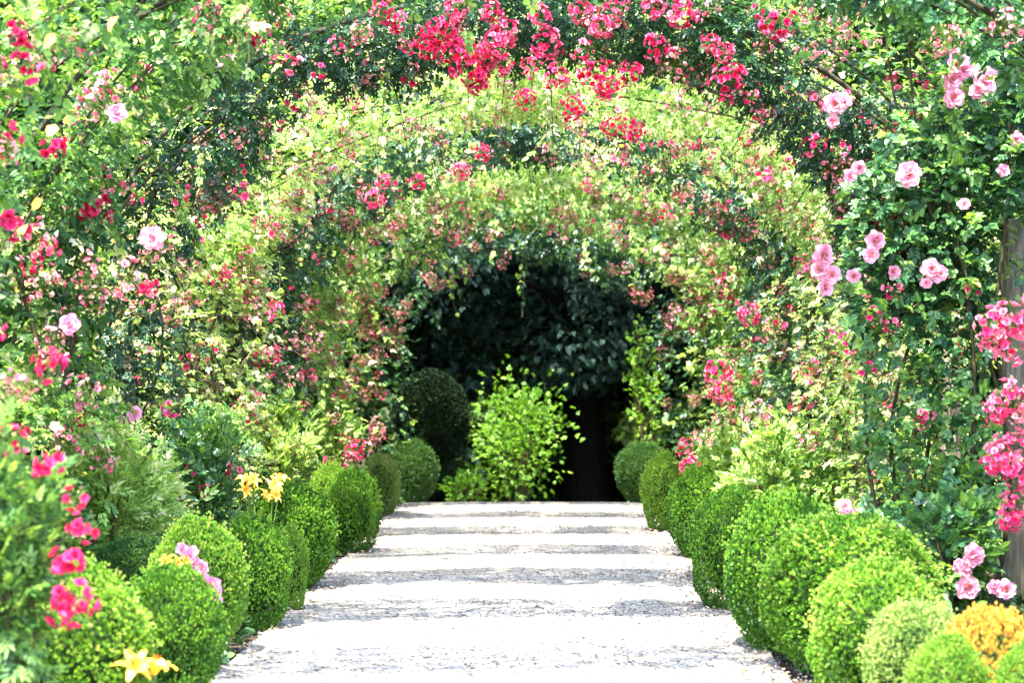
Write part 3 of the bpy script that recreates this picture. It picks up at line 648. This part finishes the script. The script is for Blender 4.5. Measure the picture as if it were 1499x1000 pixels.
def lily(label, px, py, d, n, s, seed, spread):
    r = np.random.default_rng(seed); c = at(px, py, d); root = thing('day_lily', label, 'lily', (c[0], d, 0))
    lv, st = Acc(), Acc()
    k = 26; a = r.uniform(0, 6.28, k)
    for j in range(k):
        t_ = np.linspace(0, 1, 8); L = c[2] * r.uniform(.6, 1.0); dr = np.array([math.cos(a[j]), math.sin(a[j]), 0])
        pts = np.array([c[0], d, 0]) + dr * (t_ * L * .45)[:, None] + np.array([0, 0, 1]) * (L * (t_ - .45 * t_ ** 2.5))[:, None]
        wv = np.cross(dr, [0, 0, 1]) * .011; w = (1 - t_ ** 2)[:, None] * wv
        v = np.concatenate([pts - w, pts + w]); lv.add(v, [(i, i + 1, 8 + i + 1, 8 + i) for i in range(7)], r.uniform(.3, 1))
    lv.build('leaves', M['stalk'], root)
    for j in range(n):
        p = c + np.array([r.uniform(-1, 1) * spread, r.uniform(-.05, .05), r.uniform(-.5, .5) * spread]) if n > 1 else c
        t_ = np.linspace(0, 1, 8)[:, None]; tube(st, np.array([c[0], d + .02, 0]) * (1 - t_) + (p + np.array([0, .02, -.01])) * t_, .004, 6)
        fl = Acc()
        for q_ in range(6):
            v, q = petal_patch(s * r.uniform(.9, 1.1), s * (.36 if q_ % 2 else .25), 1.15, .12, 1.7, q_ * math.pi / 3 + r.uniform(-.1, .1), 0, r); fl.add(v, q, r.uniform(.2, 1))
        for q_ in range(5):
            e = np.array([math.cos(q_) * .12, -.62, math.sin(q_) * .12]) * s
            tube(fl, [(0, 0, 0), e * .6, e], .0016, 4, 0.0)
        o = fl.build('lily_flower', M['lily'], root, origin=(0, 0, 0), smooth=True); o.location = Vector(p) - root.location
        o.rotation_euler = (r.uniform(-1.5, -.4), r.uniform(0, 1), r.uniform(-.9, .9))
    st.build('stems', M['stalk'], root)
lily('single yellow orange lily in the lower left foreground', 208, 978, 6.5, 2, .105, 3, .05)
lily('clump of orange lilies above the egg shaped boxwood on the left', 384, 718, 10.9, 9, .07, 4, .11)
lily('yellow lilies hidden between lime boxwood balls on the left', 250, 832, 7.75, 3, .045, 6, .05)

# ------------------------------------------------------------------ background: trees, topiary, lime bush, hedges
def crown(r, mat, n_cl, per, R3, ls, temp, droop, name='crown', bt=.5):
    a = Acc(); cs = randdir(n_cl, r) * (r.random(n_cl) ** .45)[:, None] * np.array(R3)
    cs[:, 2] = np.where(cs[:, 2] < 0, cs[:, 2] * .9, cs[:, 2])
    sz = r.uniform(.16, .30, n_cl) * np.mean(R3)
    for c, s in zip(cs, sz):
        d = randdir(per, r); p = c + d * s * (r.random(per) ** .4)[:, None] * np.array([1, 1, .7])
        scatter(a, T[temp], p, d * .7 + r.normal(0, .5, (per, 3)) + np.array([0, 0, -droop]), np.array([[0, 0, 1.]]) + r.normal(0, .45, (per, 3)) + d * .3, ls * r.uniform(.7, 1.25, per), np.clip(bt + r.normal(0, .15) + r.normal(0, .12, per), 0, 1), .1, r)
    return a.mesh(name, mat)
def trunk_mesh(r, h, r0, mat, limbs, spread):
    a = Acc(); t_ = np.linspace(0, 1, 12); pts = np.stack([.06 * np.sin(t_ * 3 + r.uniform(0, 6)), .06 * np.cos(t_ * 2.5), t_ * h], 1)
    tube(a, pts, r0 * (1.25 - .75 * t_ ** .6) * (1 + .05 * np.sin(t_ * 9)), 8)
    for k in range(limbs):
        z = r.uniform(.35, .9) * h; az = r.uniform(0, 6.28); L = spread * r.uniform(.6, 1)
        u = np.linspace(0, 1, 7); q = np.stack([np.cos(az) * L * u, np.sin(az) * L * u, z + L * .45 * u - .2 * L * u ** 2], 1)
        tube(a, q, np.linspace(r0 * .4, .02, 7), 6)
    return a.mesh('trunk', mat, smooth=True)
def tree(label, x, y, trunk, crownm, cz, sc=1.0, group='trees behind the rose arches', cat='tree', rz=None, name='garden_tree'):
    root = thing(name, label, cat, (x, y, float(ground_z(y))), group); root.scale = (sc, sc, sc); root.rotation_euler = (0, 0, R.uniform(0, 6.28) if rz is None else rz)
    put('trunk', trunk, root); put('crown', crownm, root, (0, 0, cz))
    return root
r = np.random.default_rng(500)
# big yew with a bare black trunk
yt = trunk_mesh(r, 3.4, .25, M['bark'], 12, 2.2)
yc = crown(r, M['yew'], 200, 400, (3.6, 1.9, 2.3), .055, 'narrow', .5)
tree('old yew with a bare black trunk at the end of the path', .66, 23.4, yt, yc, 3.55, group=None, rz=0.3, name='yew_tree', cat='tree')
tc1 = crown(r, M['tree'], 110, 160, (2.4, 2.4, 3.0), .13, 'rose', .2); tc2 = crown(r, M['tree'], 95, 150, (2.6, 2.6, 3.4), .13, 'rose', .3, bt=.4); tc3 = crown(r, M['tree'], 100, 170, (2.9, 2.9, 2.6), .14, 'broad', .2, bt=.35)
tt = trunk_mesh(r, 5.0, .2, M['bark'], 9, 1.8)
TR = [('dark conifer standing left behind the round topiary', -3.4, 24.5, tc2, 1.1), ('dark conifer directly behind the lime bush', -.9, 27.5, tc2, 1.15), ('dark conifer right of the old yew', 3.3, 25.5, tc2, 1.15),
      ('broad green tree high behind the left arch posts', -5.6, 21.0, tc3, 1.15), ('broad green tree high behind the right arch posts', 5.8, 21.5, tc3, 1.15), ('tall green tree at the far left back', -8.2, 27, tc1, 1.5),
      ('tall green tree at the far right back', 8.2, 27.5, tc1, 1.5), ('dark tree at the top left corner of the photo', -4.9, 15.5, tc3, 1.0), ('dark tree at the top right corner of the photo', 5.0, 15.5, tc3, 1.0),
      ('tall dark conifer closing the view behind the yew', 1.6, 31, tc2, 1.6), ('tall dark conifer closing the view at left', -5.5, 32, tc2, 1.6), ('tall dark conifer closing the view at right', 6.0, 33, tc2, 1.6)]
for lab, x, y, c, sc in TR: tree(lab, x, y, tt, c, 3.9, sc)

def leafy_ball(name, label, cat, px, py, halfw, halfh, d, mat, temp, n, ls, bt, seed, corem=True, kind=None):
    r = np.random.default_rng(seed); c = at(px, py, d); rx, rz = halfw / F * d, halfh / F * d; z0 = float(ground_z(d))
    root = thing(name, label, cat, (c[0], d, z0)); a = Acc(); dd = randdir(n, r)
    p = c + dd * np.array([rx, rx, rz]) * (1 - .15 * r.random(n) ** 2 + .1 * (vnoise(dd, 2.4, seed) - .5))[:, None]
    scatter(a, T[temp], p, dd + r.normal(0, .5, (n, 3)), randdir(n, r), ls * r.uniform(.7, 1.3, n), np.clip(bt + r.normal(0, .15, n), 0, 1), .1, r); a.build('foliage', M[mat], root)
    o = put('branches', CORE, root, (0, 0, c[2] - z0)); o.scale = (rx, rx, rz)
    s = Acc(); tube(s, [(c[0], d, z0 - .05), (c[0] + .02, d, (z0 + c[2]) / 2), (c[0], d, c[2])], .06, 8); s.build('trunk', M['bark'], root)
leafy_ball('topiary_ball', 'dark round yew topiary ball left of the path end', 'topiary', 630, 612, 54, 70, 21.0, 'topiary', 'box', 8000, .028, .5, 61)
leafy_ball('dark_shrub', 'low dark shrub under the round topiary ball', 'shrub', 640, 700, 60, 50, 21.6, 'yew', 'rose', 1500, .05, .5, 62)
shrub('lime_bush', 'sunlit lime green bush in front of the black yew trunk', 'bush', 765, 545, 742, 74, 'lime', 'broad', 1500, .040, .36, 301, d=21.3, loose=.3)
shrub('lime_bush', 'small sunlit lime bush right beside the low dark shrub', 'bush', 684, 690, 745, 34, 'lime', 'broad', 260, .045, .4, 302, d=20.4)
shrub('lime_bush', 'bright leafy shrub in a sun gap right of the yew trunk', 'bush', 942, 440, 720, 30, 'lime', 'broad', 500, .040, .4, 303, d=21.6)
bt_ = crown(r, M['tree'], 60, 190, (1.5, 1.1, 1.35), .10, 'rose', .15, 'foliage')
gb_ = crown(r, M['tree'], 50, 130, (1.5, 1.1, 1.4), .09, 'broad', .1, 'foliage', bt=.8)
bs_ = trunk_mesh(r, 1.5, .07, M['bark'], 7, 1.0)
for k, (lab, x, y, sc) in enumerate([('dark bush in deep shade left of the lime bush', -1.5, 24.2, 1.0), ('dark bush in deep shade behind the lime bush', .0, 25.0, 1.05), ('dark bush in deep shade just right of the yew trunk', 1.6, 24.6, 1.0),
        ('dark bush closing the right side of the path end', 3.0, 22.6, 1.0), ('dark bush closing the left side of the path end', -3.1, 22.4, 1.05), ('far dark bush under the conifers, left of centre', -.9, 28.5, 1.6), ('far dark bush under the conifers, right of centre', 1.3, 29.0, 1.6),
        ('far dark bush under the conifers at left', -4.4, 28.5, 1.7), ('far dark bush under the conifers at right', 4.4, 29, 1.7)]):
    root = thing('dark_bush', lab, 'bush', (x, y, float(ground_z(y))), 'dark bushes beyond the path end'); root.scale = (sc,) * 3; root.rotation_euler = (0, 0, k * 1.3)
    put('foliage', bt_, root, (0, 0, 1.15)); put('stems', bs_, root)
for k, (lab, x, y, sc) in enumerate([('mid green bush in half shade left of the lime bush', -.75, 22.4, .62), ('mid green bush in half shade right of the black trunk', 2.0, 22.6, .7), ('mid green bush in half shade behind the topiary ball', -1.9, 22.9, .9)]):
    root = thing('green_bush', lab, 'bush', (x, y, float(ground_z(y))), 'green bushes beyond the path end'); root.scale = (sc,) * 3; root.rotation_euler = (0, 0, k * 2.1 + .5)
    put('foliage', gb_, root, (0, 0, 1.15)); put('stems', bs_, root)
def hedge(label, x, seed, mat):
    r = np.random.default_rng(seed); root = thing('hedge', label, 'hedge', (x, 14, 0)); a = Acc(); n = 9000
    u = r.uniform(4, 23, n); s = np.sign(x); f = r.random(n)
    p = np.stack([x - s * .45 * (f < .7) + r.normal(0, .16, n) + s * .3 * (f >= .7), u, np.where(f < .7, r.uniform(0, 2.9, n), 2.9 + r.normal(0, .12, n))], 1)
    p[:, 2] += .5 * (vnoise(p * np.array([0, 1, 0]), .8, seed) - .5) * (p[:, 2] / 2.9) + ground_z(u)
    ax = r.normal(0, .6, (n, 3)) + np.array([-s * .6, 0, -.1])
    scatter(a, T['rose'], p, ax, np.array([[0, -.2, 1.]]) + r.normal(0, .5, (n, 3)), .085 * r.uniform(.7, 1.2, n), np.clip(.4 + .5 * (vnoise(p, 1.3, seed) - .5) + r.normal(0, .13, n), 0, 1), .1, r)
    a.build('foliage', M[mat], root)
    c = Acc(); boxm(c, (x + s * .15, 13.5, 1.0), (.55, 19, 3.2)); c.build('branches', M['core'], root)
hedge('tall dark hedge running behind the left arch posts', -4.0, 71, 'tree')
hedge('tall dark hedge running behind the right arch posts', 4.0, 72, 'tree')

# ------------------------------------------------------------------ light, sky, camera
SUN = nrm(np.array([-.17, -.38, 1.0]))          # towards the sun: high, a little beyond the arches
elev = math.asin(SUN[2]); azim = math.atan2(SUN[0], SUN[1])
L = bpy.data.lights.new('sun', 'SUN'); L.energy = 2.4; L.angle = math.radians(1.2); L.color = (1, .95, .86)
lo = bpy.data.objects.new('sun', L); COL.objects.link(lo)
lo.rotation_euler = Vector(-SUN).to_track_quat('-Z', 'Y').to_euler()
w = bpy.data.worlds.new('World'); SC.world = w; w.use_nodes = True
t = w.node_tree; bg = t.nodes['Background']
sk = t.nodes.new('ShaderNodeTexSky'); sk.sky_type = 'NISHITA'; sk.sun_disc = False; sk.sun_elevation = elev; sk.sun_rotation = azim
t.links.new(sk.outputs[0], bg.inputs[0]); bg.inputs[1].default_value = .15
cam = bpy.data.cameras.new('camera'); co = bpy.data.objects.new('camera', cam); COL.objects.link(co); SC.camera = co
co.location = (0, 0, HC); co.rotation_euler = (math.radians(90) + math.atan(53 / F), 0, math.atan(33.5 / F))
cam.sensor_width = 36; cam.lens = 36 * F / 1499; cam.clip_end = 600; cam.clip_start = .1
cam.dof.use_dof = True; cam.dof.focus_distance = 11.0; cam.dof.aperture_fstop = 3.2
vs = SC.view_settings; vs.view_transform = 'Standard'; vs.look = 'None'; vs.gamma = 1; vs.exposure = 3.7
cy = SC.cycles; cy.max_bounces = 7; cy.diffuse_bounces = 4; cy.transmission_bounces = 5; cy.glossy_bounces = 2; cy.use_denoising = True
